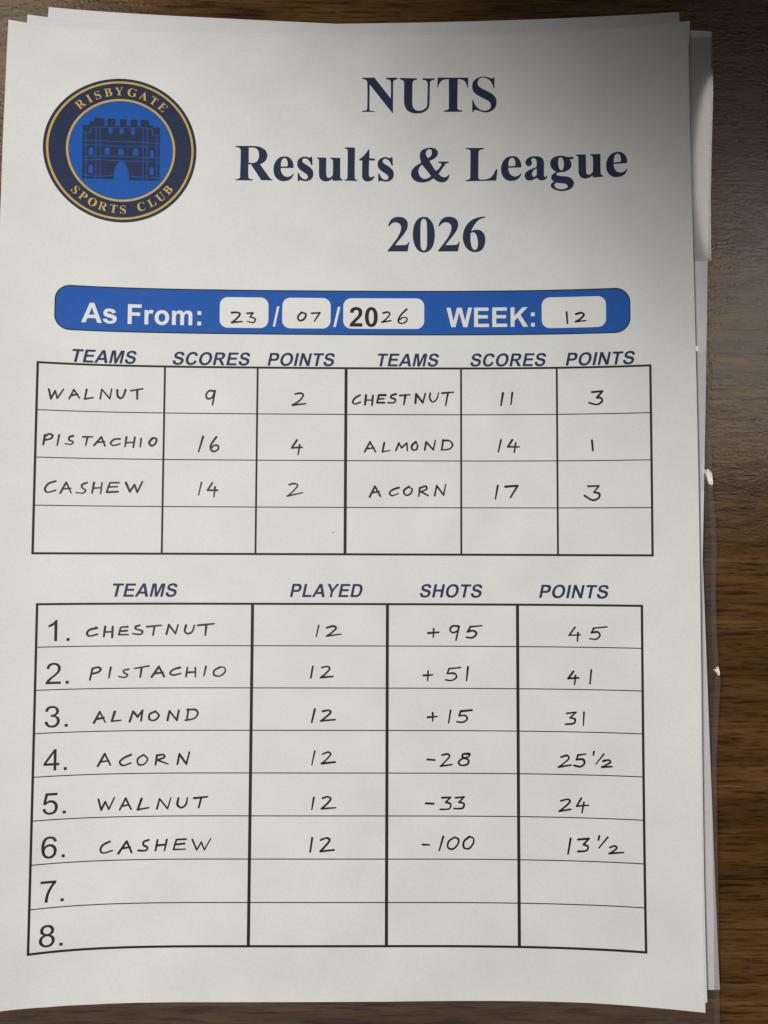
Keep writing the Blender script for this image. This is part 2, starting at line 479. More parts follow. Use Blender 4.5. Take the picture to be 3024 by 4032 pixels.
ROMAN = {
'I': (389, ['(20,676)(20,657)(60,650)(95,630)(105,590)(105,85)(95,45)(60,26)(20,19)(20,0)(370,0)(370,19)(330,26)(293,45)(284,85)(284,590)(293,630)(330,650)(370,657)(370,676)']),
'B': (667, ['(16,676)(360,676)(480,660)(560,610)(580,530)(555,450)(470,385)(430,370)(530,345)(600,280)(618,190)(590,90)(510,25)(390,0)(16,0)(16,19)(60,25)(95,45)(103,85)(103,590)(95,630)(60,650)(16,657)', '(260,640)(260,385)(310,385)(370,400)(405,450)(410,520)(395,590)(350,635)(300,640)', '(260,350)(260,80)(275,45)(310,37)(370,50)(420,100)(435,190)(415,280)(360,335)(300,350)']),
'Y': (722, ['(15,676)(15,657)(60,640)(95,595)(262,300)(262,85)(252,45)(220,26)(170,19)(170,0)(540,0)(540,19)(480,26)(450,45)(440,85)(440,310)(600,590)(640,640)(690,657)(690,676)(465,676)(465,657)(520,648)(545,625)(530,580)(400,350)(275,570)(255,620)(270,650)(325,657)(325,676)']),
'G': (778, ['(720,691)(720,460)(690,460)(650,560)(580,630)(490,655)(380,640)(290,570)(245,460)(232,330)(250,190)(310,80)(430,22)(530,35)(540,80)(540,230)(525,270)(460,290)(460,309)(755,309)(755,290)(720,270)(712,230)(712,50)(640,15)(540,-12)(430,-19)(280,-5)(150,60)(60,180)(37,330)(60,480)(150,610)(290,680)(420,691)(540,675)(640,640)(670,650)(695,691)']),
'A': (722, ['(345,690)(620,90)(650,45)(700,19)(700,0)(380,0)(380,19)(430,25)(450,50)(440,90)(400,190)(195,190)(155,95)(150,45)(180,25)(225,19)(225,0)(10,0)(10,19)(55,40)(95,110)(330,690)', '(210,225)(385,225)(298,430)']),
'E': (667, ['(16,676)(620,676)(625,500)(605,500)(570,590)(510,630)(430,640)(262,640)(262,370)(330,370)(385,400)(405,470)(425,470)(425,240)(405,240)(385,310)(330,335)(262,335)(262,80)(280,45)(330,37)(430,40)(520,65)(580,120)(615,200)(637,200)(610,0)(16,0)(16,19)(60,25)(95,45)(103,85)(103,590)(95,630)(60,650)(16,657)']),
'P': (611, ['(16,676)(350,676)(480,655)(565,590)(590,490)(560,390)(470,325)(350,305)(263,305)(263,85)(275,45)(310,26)(360,19)(360,0)(16,0)(16,19)(60,25)(95,45)(103,85)(103,590)(95,630)(60,650)(16,657)', '(263,640)(263,342)(310,342)(370,365)(405,425)(410,490)(395,570)(355,625)(300,640)']),
'O': (778, [ell(389, 336, 354, 355), ell(389, 336, 160, 315)]),
'C': (722, ['(660,691)(660,460)(640,460)(605,560)(540,630)(450,655)(360,630)(280,560)(240,450)(230,330)(250,190)(320,80)(430,35)(540,60)(650,150)(670,135)(590,40)(500,-5)(400,-19)(250,0)(130,70)(55,190)(37,330)(60,480)(140,600)(270,680)(400,691)(500,675)(580,640)(620,655)(640,691)']),
}
def rings_of(entry):
    out = []
    for r in entry:
        if isinstance(r, str):
            out.append(curve_pts(pp(r), True, 4, 38))
        else:
            out.append(np.array(r, float))
    return out
_cache = {}
def glyph(font, fname, ch):
    if (fname, ch) not in _cache:
        adv, e = font[ch]
        _cache[(fname, ch)] = (adv, rings_of(e))
    return _cache[(fname, ch)]

def text_shapes(txt, font, fname, u0, u1, base, cap, slant=0.0):
    """one list of shapes per letter, stretched so that the inked width runs from u0 to u1"""
    x, rows = 0.0, []
    for ch in txt:
        adv, rs = glyph(font, fname, ch)
        if rs:
            rows.append([np.stack([r[:, 0] + x + slant * r[:, 1], r[:, 1]], 1) for r in rs])
        x += adv
    lo = min(r[:, 0].min() for g in rows for r in g); hi = max(r[:, 0].max() for g in rows for r in g)
    kx, ky = (u1 - u0) / (hi - lo), cap / 716.0
    return [[Poly([np.stack([u0 + (r[:, 0] - lo) * kx, base - r[:, 1] * ky], 1) for r in g])] for g in rows]

# ------------------------------------------------------------------ tracings in 1/100 mm of the sheet
TIMES = {"N":[[[0,1115],[393,1117],[913,436],[912,959],[894,1025],[839,1055],[760,1061],[760,1118],[1121,1118],[1121,1061],[1042,1046],[999,1013],[987,959],[984,-39],[958,-27],[243,891],[240,90],[258,45],[304,37],[397,37],[398,1],[5,-1],[5,35],[101,42],[153,66],[168,119],[164,957],[126,1031],[61,1064],[0,1076]]],"U":[[[0,1109],[550,1096],[550,1048],[477,1036],[428,1004],[408,944],[403,271],[421,166],[479,82],[575,40],[676,46],[778,90],[850,164],[873,269],[884,927],[864,993],[806,1032],[724,1041],[724,1092],[1105,1090],[1105,1045],[1024,1027],[974,992],[957,926],[943,253],[908,119],[821,24],[691,-35],[531,-49],[386,-28],[255,38],[177,152],[141,301],[140,944],[117,1010],[64,1049],[0,1058]]],"T":[[[6,1114],[977,1101],[971,781],[948,782],[910,908],[847,998],[760,1045],[644,1055],[634,106],[657,70],[701,48],[779,41],[779,-9],[209,-3],[209,45],[296,53],[345,79],[362,124],[363,1059],[238,1052],[136,1008],[64,913],[20,793],[0,794]]],"S":[[[702,1108],[701,741],[672,742],[638,856],[581,962],[494,1044],[385,1092],[284,1082],[211,1030],[174,941],[188,851],[254,775],[369,707],[557,605],[686,503],[757,377],[763,228],[713,95],[598,0],[454,-39],[324,-25],[180,26],[94,48],[59,28],[36,-25],[1,-25],[2,377],[31,377],[71,257],[152,136],[267,45],[396,19],[512,40],[575,113],[584,202],[550,286],[455,360],[268,462],[109,569],[23,675],[0,810],[23,944],[110,1047],[241,1110],[385,1125],[529,1091],[616,1059],[659,1070]]],"R":[[[0,1096],[557,1105],[769,1076],[943,980],[1002,822],[965,664],[871,564],[775,515],[1107,62],[1172,32],[1172,0],[819,3],[487,511],[410,510],[415,104],[447,45],[550,31],[551,-8],[7,-9],[6,23],[109,40],[155,88],[163,948],[143,1019],[77,1050],[1,1056]],[[415,1051],[421,557],[582,560],[685,620],[734,740],[732,898],[681,1004],[577,1049]]],"e":[[[627,410],[223,405],[244,275],[314,170],[418,120],[533,149],[621,240],[629,201],[572,82],[477,14],[343,-19],[208,-1],[84,88],[13,233],[0,410],[48,589],[162,728],[316,782],[470,760],[579,654],[626,517]],[[230,453],[233,571],[270,682],[335,730],[405,700],[441,593],[442,463]]],"s":[[[430,779],[468,780],[482,511],[440,511],[385,629],[307,707],[222,730],[161,689],[161,618],[223,560],[367,470],[475,365],[511,247],[485,108],[390,17],[267,-12],[159,7],[90,26],[55,-14],[21,-14],[18,254],[53,254],[112,136],[205,58],[293,51],[343,107],[331,178],[253,244],[98,349],[20,447],[0,569],[37,688],[145,764],[249,785],[345,763],[391,747]]],"u":[[[0,761],[293,756],[297,191],[325,121],[390,101],[459,145],[498,201],[502,647],[486,698],[417,722],[417,757],[733,748],[737,136],[760,77],[814,53],[815,18],[499,8],[491,75],[402,15],[287,-14],[171,13],[94,91],[66,209],[62,663],[51,703],[0,722]]],"l":[[[1,1093],[318,1087],[316,119],[339,60],[401,40],[401,9],[0,14],[0,46],[62,66],[84,117],[87,987],[71,1034],[2,1050]]],"t":[[[288,1022],[327,1022],[328,745],[505,734],[498,667],[320,674],[315,200],[338,141],[388,129],[454,169],[485,169],[492,142],[427,51],[312,-5],[196,10],[119,81],[99,199],[104,665],[0,673],[8,704],[134,812],[219,911]]],"&":[[[469,1062],[616,1089],[770,1057],[847,958],[828,831],[732,733],[578,655],[770,338],[855,389],[944,507],[955,562],[917,586],[855,598],[855,637],[1186,635],[1186,596],[1098,573],[1001,435],[867,239],[963,152],[1059,127],[1147,166],[1182,225],[1209,205],[1174,79],[1078,-15],[944,-37],[809,11],[701,94],[578,12],[405,-35],[212,-19],[70,64],[0,202],[19,340],[115,471],[316,604],[277,755],[280,913],[346,1012]],[[531,746],[470,873],[481,983],[558,1042],[635,1018],[655,931],[624,824]],[[346,537],[269,458],[231,340],[262,202],[347,103],[463,75],[597,142],[624,181]]],"L":[[[2,1068],[578,1060],[577,1020],[474,1006],[420,968],[405,877],[395,89],[452,41],[586,47],[720,73],[835,161],[939,356],[1000,367],[953,2],[0,-4],[0,31],[100,46],[142,93],[151,940],[136,999],[71,1024],[2,1033]]],"a":[[[21,571],[60,661],[174,736],[326,759],[477,735],[571,661],[601,554],[599,163],[613,84],[651,83],[681,133],[708,109],[662,24],[567,-24],[454,-9],[386,63],[284,15],[170,-21],[56,2],[0,101],[20,218],[115,306],[305,387],[373,424],[374,581],[344,668],[287,701],[223,684],[211,625],[237,546],[210,468],[134,431],[59,464]],[[373,365],[285,309],[236,232],[235,146],[284,94],[341,120],[372,170]]],"g":[[[715,697],[703,619],[591,616],[639,524],[638,387],[570,292],[439,231],[326,216],[232,208],[175,170],[213,122],[344,94],[531,71],[661,-4],[724,-123],[697,-259],[566,-351],[359,-383],[153,-344],[22,-262],[4,-176],[61,-99],[117,-82],[61,-41],[24,39],[43,144],[138,211],[176,237],[63,323],[0,458],[8,587],[84,690],[235,743],[404,737],[517,697]],[[303,694],[254,657],[241,500],[270,343],[326,274],[390,299],[414,435],[403,592],[366,672]],[[173,-111],[117,-179],[146,-258],[266,-317],[435,-315],[529,-264],[522,-201],[436,-151],[286,-130]]],"2":[[[20,804],[48,910],[125,1034],[235,1097],[368,1113],[512,1080],[611,989],[640,865],[612,719],[513,550],[370,370],[238,205],[558,213],[602,228],[642,269],[672,318],[690,318],[635,4],[0,2],[0,20],[171,246],[314,448],[402,629],[428,764],[406,854],[346,910],[258,933],[170,917],[103,865],[53,804]]],"0":[[[337,1113],[459,1090],[569,989],[647,831],[684,605],[680,403],[636,201],[548,55],[438,-12],[338,-28],[228,-1],[118,89],[40,246],[0,449],[0,651],[35,843],[117,1001],[227,1091]],[[337,1057],[404,1011],[433,899],[442,561],[437,179],[404,66],[338,28],[272,67],[243,179],[234,539],[243,899],[271,1012]]],"6":[[[709,1107],[704,1077],[551,1027],[430,934],[330,789],[260,644],[352,683],[473,691],[594,640],[677,527],[703,370],[676,191],[592,46],[482,-14],[362,-26],[219,16],[98,129],[17,309],[0,488],[33,668],[122,847],[254,981],[419,1065],[573,1101]],[[246,581],[237,442],[252,262],[296,105],[373,37],[439,81],[472,193],[466,350],[429,507],[374,593],[308,610]]]}
TITLES = [["NUTS",[["N",108.99],["U",120.91],["T",132.83],["S",143.81]],24.85],["Results & League",[["R",69.28],["e",81.28],["s",88.7],["u",94.92],["l",103.68],["t",108.15],["s",114.03],["&",124.57],["L",141.73],["e",152.8],["a",160.1],["g",168.07],["u",176.04],["e",185.06]],47.3],["2026",[["2",117.19],["0",125.19],["2",132.98],["6",140.8]],69.8]]
HW = [["WALNUT in the first results row",[[0,[[1469,11490],[1531,11779],[1646,11530],[1707,11759],[1879,11470]]],[0,[[2043,11756],[2167,11470],[2338,11727]]],[0,[[2097,11656],[2278,11606]]],[0,[[2538,11456],[2487,11752],[2728,11695]]],[0,[[2938,11726],[2978,11429],[3219,11718],[3271,11408]]],[1,[[3437,11447],[3453,11632],[3549,11697],[3635,11597],[3680,11423]]],[0,[[3841,11456],[4198,11387]]],[0,[[4031,11440],[4037,11712]]]]],["9",[[1,[[6371,11431],[6230,11420],[6128,11545],[6172,11669],[6312,11630],[6383,11462]]],[0,[[6395,11418],[6328,11866]]]]],["2",[[1,[[8871,11504],[9025,11472],[9124,11521],[9027,11690],[8794,11847]]],[0,[[8794,11847],[9200,11800]]]]],["PISTACHIO",[[0,[[1394,12890],[1357,13181]]],[1,[[1395,12938],[1502,12855],[1602,12894],[1571,12986],[1397,13047]]],[0,[[1789,12875],[1741,13192]]],[1,[[2182,12892],[2081,12926],[2072,13017],[2186,13075],[2131,13149],[1962,13136]]],[0,[[2467,12914],[2743,12907]]],[0,[[2593,12923],[2547,13168]]],[0,[[2789,13163],[2998,12901],[3108,13174]]],[0,[[2862,13076],[3094,13046]]],[1,[[3544,12952],[3385,12967],[3270,13079],[3342,13158],[3547,13105]]],[0,[[3738,12899],[3697,13194]]],[0,[[3988,12895],[3946,13203]]],[0,[[3724,13071],[3979,13043]]],[0,[[4179,12929],[4154,13187]]],[1,[[4526,12906],[4421,13049],[4501,13152],[4619,13059],[4635,12935],[4526,12906]]]]],["16",[[0,[[6056,12846],[5924,13322]]],[1,[[6465,12855],[6315,13073],[6287,13227],[6380,13307],[6519,13238],[6517,13133],[6407,13115],[6317,13196]]]]],["4",[[0,[[8946,12932],[8783,13180],[9102,13160]]],[0,[[9027,13086],[8981,13395]]]]],["CASHEW",[[1,[[1722,14280],[1521,14363],[1432,14527],[1499,14622],[1728,14557]]],[0,[[1857,14638],[2017,14309],[2164,14633]]],[0,[[1910,14517],[2149,14488]]],[1,[[2611,14310],[2470,14373],[2472,14464],[2576,14541],[2504,14627],[2305,14618]]],[0,[[2812,14307],[2761,14623]]],[0,[[3044,14304],[3010,14638]]],[0,[[2787,14477],[3030,14456]]],[0,[[3541,14297],[3277,14300],[3184,14593],[3517,14571]]],[0,[[3221,14435],[3496,14419]]],[0,[[3747,14294],[3871,14567],[4003,14353],[4091,14584],[4240,14258]]]]],["14",[[0,[[6029,14262],[5944,14655]]],[0,[[6363,14273],[6215,14507],[6519,14505]]],[0,[[6444,14407],[6412,14714]]]]],["2",[[1,[[8714,14321],[8867,14284],[8977,14332],[8869,14493],[8663,14672]]],[0,[[8663,14672],[9133,14565]]]]],["CHESTNUT",[[1,[[10885,11523],[10731,11617],[10658,11742],[10732,11804],[10898,11741]]],[0,[[11070,11522],[11041,11821]]],[0,[[11286,11534],[11257,11833]]],[0,[[11040,11678],[11268,11677]]],[0,[[11675,11520],[11472,11520],[11411,11757],[11639,11757]]],[0,[[11441,11645],[11626,11632]]],[1,[[11997,11487],[11861,11531],[11842,11594],[11985,11656],[11936,11755],[11750,11756]]],[0,[[12120,11530],[12441,11505]]],[0,[[12293,11517],[12244,11817]]],[0,[[12602,11766],[12627,11485],[12831,11753],[12911,11466]]],[1,[[13065,11453],[13047,11609],[13139,11734],[13263,11640],[13324,11441]]],[0,[[13429,11453],[13787,11422]]],[0,[[13614,11440],[13540,11839]]]]],["11",[[0,[[15311,11456],[15249,11841]]],[0,[[15599,11445],[15555,11817]]]]],["3",[[0,[[18014,11455],[18327,11431],[18160,11625]]],[1,[[18160,11625],[18290,11646],[18307,11751],[18158,11840],[17922,11780]]]]],["ALMOND",[[0,[[11035,13292],[11200,12982],[11374,13291]]],[0,[[11078,13199],[11324,13167]]],[0,[[11643,13011],[11583,13290],[11817,13246]]],[0,[[12001,13245],[12093,13010],[12173,13164],[12339,13009],[12358,13256]]],[1,[[12616,12977],[12493,13101],[12524,13225],[12647,13206],[12666,13070],[12616,12977]]],[0,[[12894,13224],[12936,12976],[13158,13223],[13220,12932]]],[0,[[13466,12913],[13416,13222]]],[1,[[13447,12931],[13662,12943],[13755,13067],[13662,13191],[13404,13229]]]]],["14",[[0,[[15245,12913],[15164,13283]]],[0,[[15593,12913],[15452,13129],[15805,13130]]],[0,[[15696,13006],[15652,13302]]]]],["1",[[0,[[18001,12949],[18028,13256]]]]],["ACORN",[[0,[[11195,14692],[11360,14359],[11526,14666]]],[0,[[11268,14556],[11483,14525]]],[1,[[12096,14399],[11912,14461],[11808,14566],[11882,14646],[12078,14584]]],[1,[[12403,14367],[12250,14491],[12299,14626],[12434,14601],[12508,14459],[12403,14367]]],[0,[[12741,14397],[12711,14662]]],[1,[[12741,14415],[12925,14353],[12956,14439],[12772,14520]]],[0,[[12772,14520],[12999,14642]]],[0,[[13201,14642],[13263,14334],[13477,14623],[13539,14290]]]]],["17",[[0,[[15142,14330],[15067,14742]]],[0,[[15374,14361],[15751,14330],[15524,14699]]]]],["3",[[0,[[17871,14354],[18196,14344],[18047,14538]]],[1,[[18047,14538],[18205,14582],[18192,14703],[18015,14782],[17768,14641]]]]],["23",[[1,[[6881,8964],[7052,8950],[7138,9007],[6998,9183],[6885,9271]]],[0,[[6885,9271],[7209,9238]]],[0,[[7354,8976],[7536,8962],[7452,9091]]],[1,[[7452,9091],[7607,9147],[7568,9263],[7368,9236]]]]],["07",[[1,[[9049,8930],[8936,9077],[8994,9192],[9137,9133],[9181,8987],[9049,8930]]],[0,[[9364,8957],[9621,8938],[9452,9206]]]]],["26",[[1,[[11586,8939],[11741,8907],[11803,8970],[11680,9128],[11556,9223]]],[0,[[11556,9223],[11835,9178]]],[1,[[12331,8811],[12145,9000],[12065,9189],[12146,9265],[12313,9201],[12332,9094],[12207,9076],[12102,9158]]]]],["12",[[0,[[17273,8946],[17295,9302]]],[1,[[17556,9015],[17706,8976],[17796,9040],[17675,9174],[17536,9252]]],[0,[[17536,9252],[17854,9223]]]]],["CHESTNUT",[[1,[[2992,18707],[2781,18753],[2698,18859],[2768,18943],[2996,18892]]],[0,[[2952,18683],[2975,18701]]],[0,[[3222,18667],[3188,18965]]],[0,[[3443,18668],[3431,18985]]],[0,[[3196,18828],[3434,18818]]],[0,[[3882,18671],[3677,18688],[3622,18909],[3904,18911]]],[0,[[3650,18807],[3866,18791]]],[1,[[4235,18630],[4117,18672],[4118,18732],[4327,18810],[4269,18900],[4033,18881]]],[0,[[4455,18673],[4889,18631]]],[0,[[4680,18655],[4638,18931]]],[0,[[5042,18896],[5109,18613],[5311,18884],[5385,18614]]],[1,[[5625,18632],[5592,18824],[5701,18884],[5821,18812],[5878,18632]]],[0,[[5986,18631],[6468,18583]]],[0,[[6239,18613],[6214,18932]]]]],["12",[[0,[[9661,18625],[9584,18969]]],[1,[[9904,18697],[10116,18648],[10190,18708],[10057,18847],[9906,18950]]],[0,[[9906,18950],[10343,18889]]]]],["PISTACHIO",[[0,[[2879,19915],[2811,20252]]],[1,[[2879,19915],[3050,19882],[3120,19948],[3036,20030],[2865,20075]]],[0,[[3408,19893],[3356,20202]]],[1,[[3934,19946],[3789,19986],[3790,20046],[3908,20124],[3822,20195],[3646,20163]]],[0,[[4111,19929],[4535,19854]]],[0,[[4317,19901],[4280,20187]]],[0,[[4618,20189],[4832,19873],[4992,20173]]],[0,[[4705,20082],[4954,20053]]],[1,[[5466,19905],[5269,19964],[5169,20072],[5254,20132],[5493,20084]]],[0,[[5687,19905],[5650,20175]]],[0,[[5927,19905],[5932,20193]]],[0,[[5672,20055],[5930,20037]]],[0,[[6246,19875],[6190,20157]]],[1,[[6679,19893],[6500,19995],[6502,20133],[6683,20157],[6832,20025],[6800,19905],[6679,19893]]]]],["12",[[0,[[9489,19871],[9431,20213]]],[1,[[9762,19901],[9943,19870],[10004,19930],[9884,20081],[9734,20201]]],[0,[[9734,20201],[10097,20170]]]]],["ALMOND",[[0,[[2951,21534],[3116,21206],[3277,21523]]],[0,[[3006,21429],[3234,21386]]],[0,[[3549,21214],[3468,21497],[3729,21472]]],[0,[[3992,21517],[4087,21210],[4225,21378],[4369,21183],[4327,21497]]],[1,[[4754,21216],[4578,21304],[4580,21452],[4729,21483],[4857,21347],[4754,21216]]],[0,[[5115,21485],[5170,21206],[5396,21487],[5451,21189]]],[0,[[5737,21160],[5694,21488]]],[1,[[5707,21172],[5947,21172],[6027,21280],[5921,21429],[5653,21487]]]]],["12",[[0,[[9560,21158],[9473,21546]]],[1,[[9802,21217],[9983,21187],[10044,21247],[9894,21396],[9744,21503]]],[0,[[9744,21503],[10178,21467]]]]],["ACORN",[[0,[[3090,22816],[3284,22457],[3452,22797]]],[0,[[3145,22700],[3403,22666]]],[1,[[4052,22501],[3837,22598],[3723,22714],[3812,22816],[4045,22749]]],[1,[[4422,22506],[4248,22634],[4280,22800],[4445,22784],[4542,22637],[4422,22506]]],[0,[[4818,22522],[4782,22805]]],[1,[[4819,22534],[5014,22511],[5045,22583],[4821,22670]]],[0,[[4839,22670],[5155,22791]]],[0,[[5435,22792],[5490,22496],[5703,22793],[5787,22438]]]]],["12",[[0,[[9570,22407],[9484,22822]]],[1,[[9812,22496],[9974,22437],[10053,22496],[9933,22644],[9784,22775]]],[0,[[9784,22775],[10187,22733]]]]],["WALNUT",[[0,[[3127,23799],[3214,24118],[3324,23876],[3432,24102],[3587,23766]]],[0,[[3750,24122],[3918,23785],[4082,24117]]],[0,[[3806,24018],[4021,23981]]],[0,[[4387,23811],[4276,24133],[4598,24078]]],[0,[[4846,24111],[4918,23817],[5160,24114],[5256,23791]]],[1,[[5482,23804],[5455,23998],[5576,24087],[5711,23981],[5749,23793]]],[0,[[5946,23806],[6346,23765]]],[0,[[6167,23783],[6094,24077]]]]],["12",[[0,[[9552,23793],[9495,24146]]],[1,[[9822,23804],[9972,23763],[10062,23822],[9943,23981],[9783,24117]]],[0,[[9783,24117],[10214,24087]]]]],["CASHEW",[[1,[[3480,25050],[3281,25148],[3215,25285],[3286,25381],[3560,25315]]],[0,[[3735,25407],[3972,25052],[4124,25388]]],[0,[[3831,25264],[4080,25229]]],[1,[[4615,25028],[4470,25085],[4471,25178],[4590,25250],[4533,25337],[4316,25333]]],[0,[[4881,25032],[4827,25341]]],[0,[[5158,25023],[5093,25344]]],[0,[[4854,25195],[5120,25169]]],[0,[[5728,25015],[5443,25025],[5359,25317],[5715,25307]]],[0,[[5398,25171],[5683,25143]]],[0,[[5918,25027],[6054,25332],[6188,25098],[6281,25332],[6466,24999]]]]],["12",[[0,[[9514,24980],[9458,25389]]],[1,[[9772,25038],[9951,24979],[10041,25038],[9923,25202],[9757,25377]]],[0,[[9757,25377],[10175,25331]]]]],["+95",[[0,[[13001,18851],[13323,18826]]],[0,[[13171,18718],[13159,18977]]],[1,[[13931,18642],[13749,18637],[13670,18746],[13748,18836],[13900,18775],[13937,18654]]],[0,[[13949,18636],[13851,19059]]],[0,[[14295,18653],[14204,18804]]],[1,[[14204,18804],[14386,18773],[14477,18863],[14355,18984],[14173,18973]]],[0,[[14295,18653],[14641,18621]]]]],["45",[[0,[[17453,18647],[17274,18890],[17617,18873]]],[0,[[17541,18808],[17521,19067]]],[0,[[18013,18664],[17936,18803]]],[1,[[17936,18803],[18129,18783],[18187,18890],[18069,18999],[17881,18984]]],[0,[[18013,18664],[18393,18623]]]]],["+51",[[0,[[12868,20134],[13141,20115]]],[0,[[13001,20001],[12989,20283]]],[0,[[13638,19927],[13583,20071]]],[1,[[13583,20071],[13808,20070],[13868,20178],[13716,20281],[13535,20263]]],[0,[[13638,19927],[13990,19889]]],[0,[[14214,19876],[14171,20279]]]]],["41",[[0,[[17396,19979],[17234,20191],[17548,20168]]],[0,[[17454,20098],[17428,20367]]],[0,[[17927,19923],[17882,20341]]]]],["+15",[[0,[[12990,21390],[13280,21366]]],[0,[[13141,21259],[13141,21509]]],[0,[[13685,21179],[13624,21555]]],[0,[[13987,21207],[13945,21339]]],[1,[[13945,21339],[14138,21338],[14186,21445],[14047,21535],[13866,21518]]],[0,[[13987,21207],[14332,21170]]]]],["31",[[0,[[17185,21236],[17463,21201],[17285,21365]]],[1,[[17285,21365],[17432,21410],[17401,21529],[17147,21563]]],[0,[[17699,21196],[17678,21595]]]]],["-28",[[0,[[12978,22652],[13201,22669]]],[1,[[13424,22520],[13593,22489],[13653,22549],[13533,22697],[13382,22846]]],[0,[[13382,22846],[13725,22803]]],[1,[[14226,22487],[14063,22487],[14045,22577],[14225,22665],[14195,22783],[14014,22826],[13924,22743],[14015,22636],[14226,22564],[14268,22486],[14196,22457]]]]],["25 and a half",[[1,[[17009,22545],[17187,22494],[17245,22570],[17096,22721],[16930,22842]]],[0,[[16930,22842],[17303,22776]]],[0,[[17511,22475],[17469,22606]]],[1,[[17469,22606],[17657,22602],[17703,22707],[17585,22816],[17391,22785]]],[0,[[17511,22475],[17747,22440]]],[0,[[17981,22363],[17963,22464]]],[0,[[18272,22426],[18036,22728]]],[1,[[18253,22633],[18415,22599],[18461,22656],[18327,22749],[18210,22811]]],[0,[[18210,22811],[18500,22790]]]]],["-33",[[0,[[12931,23955],[13171,23966]]],[0,[[13423,23788],[13682,23776],[13531,23918]]],[1,[[13531,23918],[13682,23976],[13639,24112],[13363,24131]]],[0,[[13832,23787],[14085,23762],[13940,23916]]],[1,[[13940,23916],[14084,23963],[14042,24093],[13784,24106]]]]],["24",[[1,[[16998,23840],[17205,23794],[17264,23851],[17115,24014],[16937,24153]]],[0,[[16937,24153],[17279,24086]]],[0,[[17600,23749],[17457,23988],[17809,23954]]],[0,[[17675,23864],[17613,24177]]]]],["-100",[[0,[[12841,25172],[13051,25183]]],[0,[[13459,24936],[13338,25346]]],[1,[[13800,24952],[13620,25082],[13602,25258],[13740,25304],[13890,25169],[13920,25022],[13800,24952]]],[1,[[14250,24932],[14082,25080],[14081,25256],[14219,25290],[14357,25137],[14369,24990],[14250,24932]]]]],["13 and a half",[[0,[[17271,24948],[17191,25399]]],[0,[[17488,24971],[17810,24932],[17645,25112]]],[1,[[17645,25112],[17779,25166],[17737,25284],[17485,25321]]],[0,[[18114,24846],[18089,24963]]],[0,[[18363,24871],[18098,25196]]],[1,[[18417,25172],[18561,25119],[18618,25175],[18502,25285],[18397,25347]]],[0,[[18397,25347],[18806,25300]]]]],["speck",[[0,[[10060,15788],[10097,15794]]]]]]
CASTLE = [[2222,3145],[2422,3129],[2419,3015],[2561,3005],[2558,2881],[2861,2880],[2867,3114],[2958,3108],[2952,2880],[3191,2873],[3196,3094],[3334,3093],[3329,2875],[3539,2874],[3543,3086],[3657,3081],[3653,2882],[3860,2872],[3865,3078],[3967,3073],[3963,2868],[4218,2868],[4221,3031],[4355,3026],[4357,3101],[4566,3093],[4570,3335],[4576,4823],[3648,4819],[3634,4567],[3578,4408],[3498,4266],[3399,4196],[3300,4292],[3212,4459],[3179,4622],[3175,4817],[2244,4851],[2219,3682],[2229,3389]]
CUTS = [[[2990,3178],[3112,3171],[3116,3353],[2994,3360]],[[3327,3166],[3443,3160],[3448,3358],[3331,3364]],[[3665,3155],[3798,3149],[3802,3351],[3670,3357]],[[2898,4049],[2895,3893],[2923,3827],[2972,3807],[3021,3827],[3046,3884],[3050,4040]],[[3304,4049],[3300,3886],[3329,3826],[3378,3808],[3427,3821],[3459,3878],[3463,4040]],[[3755,4036],[3752,3881],[3781,3814],[3830,3796],[3883,3810],[3915,3874],[3918,4029]],[[2423,4088],[2419,3910],[2447,3849],[2486,3830],[2525,3843],[2553,3900],[2558,4078]],[[4273,4071],[4269,3909],[4293,3843],[4330,3825],[4368,3840],[4394,3904],[4397,4067]],[[2426,4676],[2421,4476],[2447,4410],[2491,4390],[2533,4403],[2562,4466],[2567,4666]],[[4271,4639],[4268,4445],[4294,4385],[4334,4371],[4372,4382],[4398,4440],[4402,4634]]]
CLINES = [[[2241,3631],[2661,3616],[2751,3604],[4040,3592],[4569,3615]],[[2245,3761],[2755,3746],[3395,3751],[4042,3722],[4571,3713]],[[2240,4150],[2763,4090],[3402,4092],[4562,4071]],[[2243,4263],[2766,4219],[3405,4215],[4052,4203],[4565,4223]],[[2256,4741],[2659,4760],[3172,4697]],[[3646,4706],[4574,4710]],[[2620,3180],[2655,4848]],[[2741,3171],[2775,4840]],[[4046,3135],[4074,4824]],[[4176,3130],[4197,4820]],[[2324,3381],[2347,4843]],[[4471,3348],[4492,4826]],[[2228,3372],[2468,3370],[2475,3184],[2741,3171],[4046,3119],[4327,3157],[4340,3369],[4570,3335]]]
ET = [[-0.19,-0.02],[10.52,0.19],[45.72,0.04],[82.17,-0.37],[115.82,-0.53],[152.32,0.1],[188.29,0.2],[204.77,-0.16],[210.29,-0.14]]
EB = [[6.44,296.13],[18.22,297.0],[30.95,297.41],[64.74,297.54],[116.85,297.5],[178.55,296.82],[194.31,296.89],[209.95,296.79]]
ER = [[210.29,-0.14],[209.66,9.14],[209.62,37.12],[209.88,69.12],[209.96,103.37],[210.0,138.34],[210.16,178.24],[210.1,232.52],[210.06,272.48],[209.95,296.79]]
EL = [[-0.19,-0.02],[-0.04,19.44],[0.02,38.77],[0.2,56.28]]
LET = [["R",21.1,24.46],["I",23.84,22.6],["S",26.29,21.17],["B",29.5,20.17],["Y",32.87,19.68],["G",36.87,19.8],["A",40.56,20.79],["T",43.86,21.97],["E",46.57,24.17]]
LET2 = [["S",20.53,52.4],["P",22.82,54.28],["O",25.66,55.94],["R",28.75,57.26],["T",31.97,57.96],["S",34.89,57.95],["C",40.35,56.5],["L",43.56,55.09],["U",46.16,53.14],["B",48.84,51.31]]

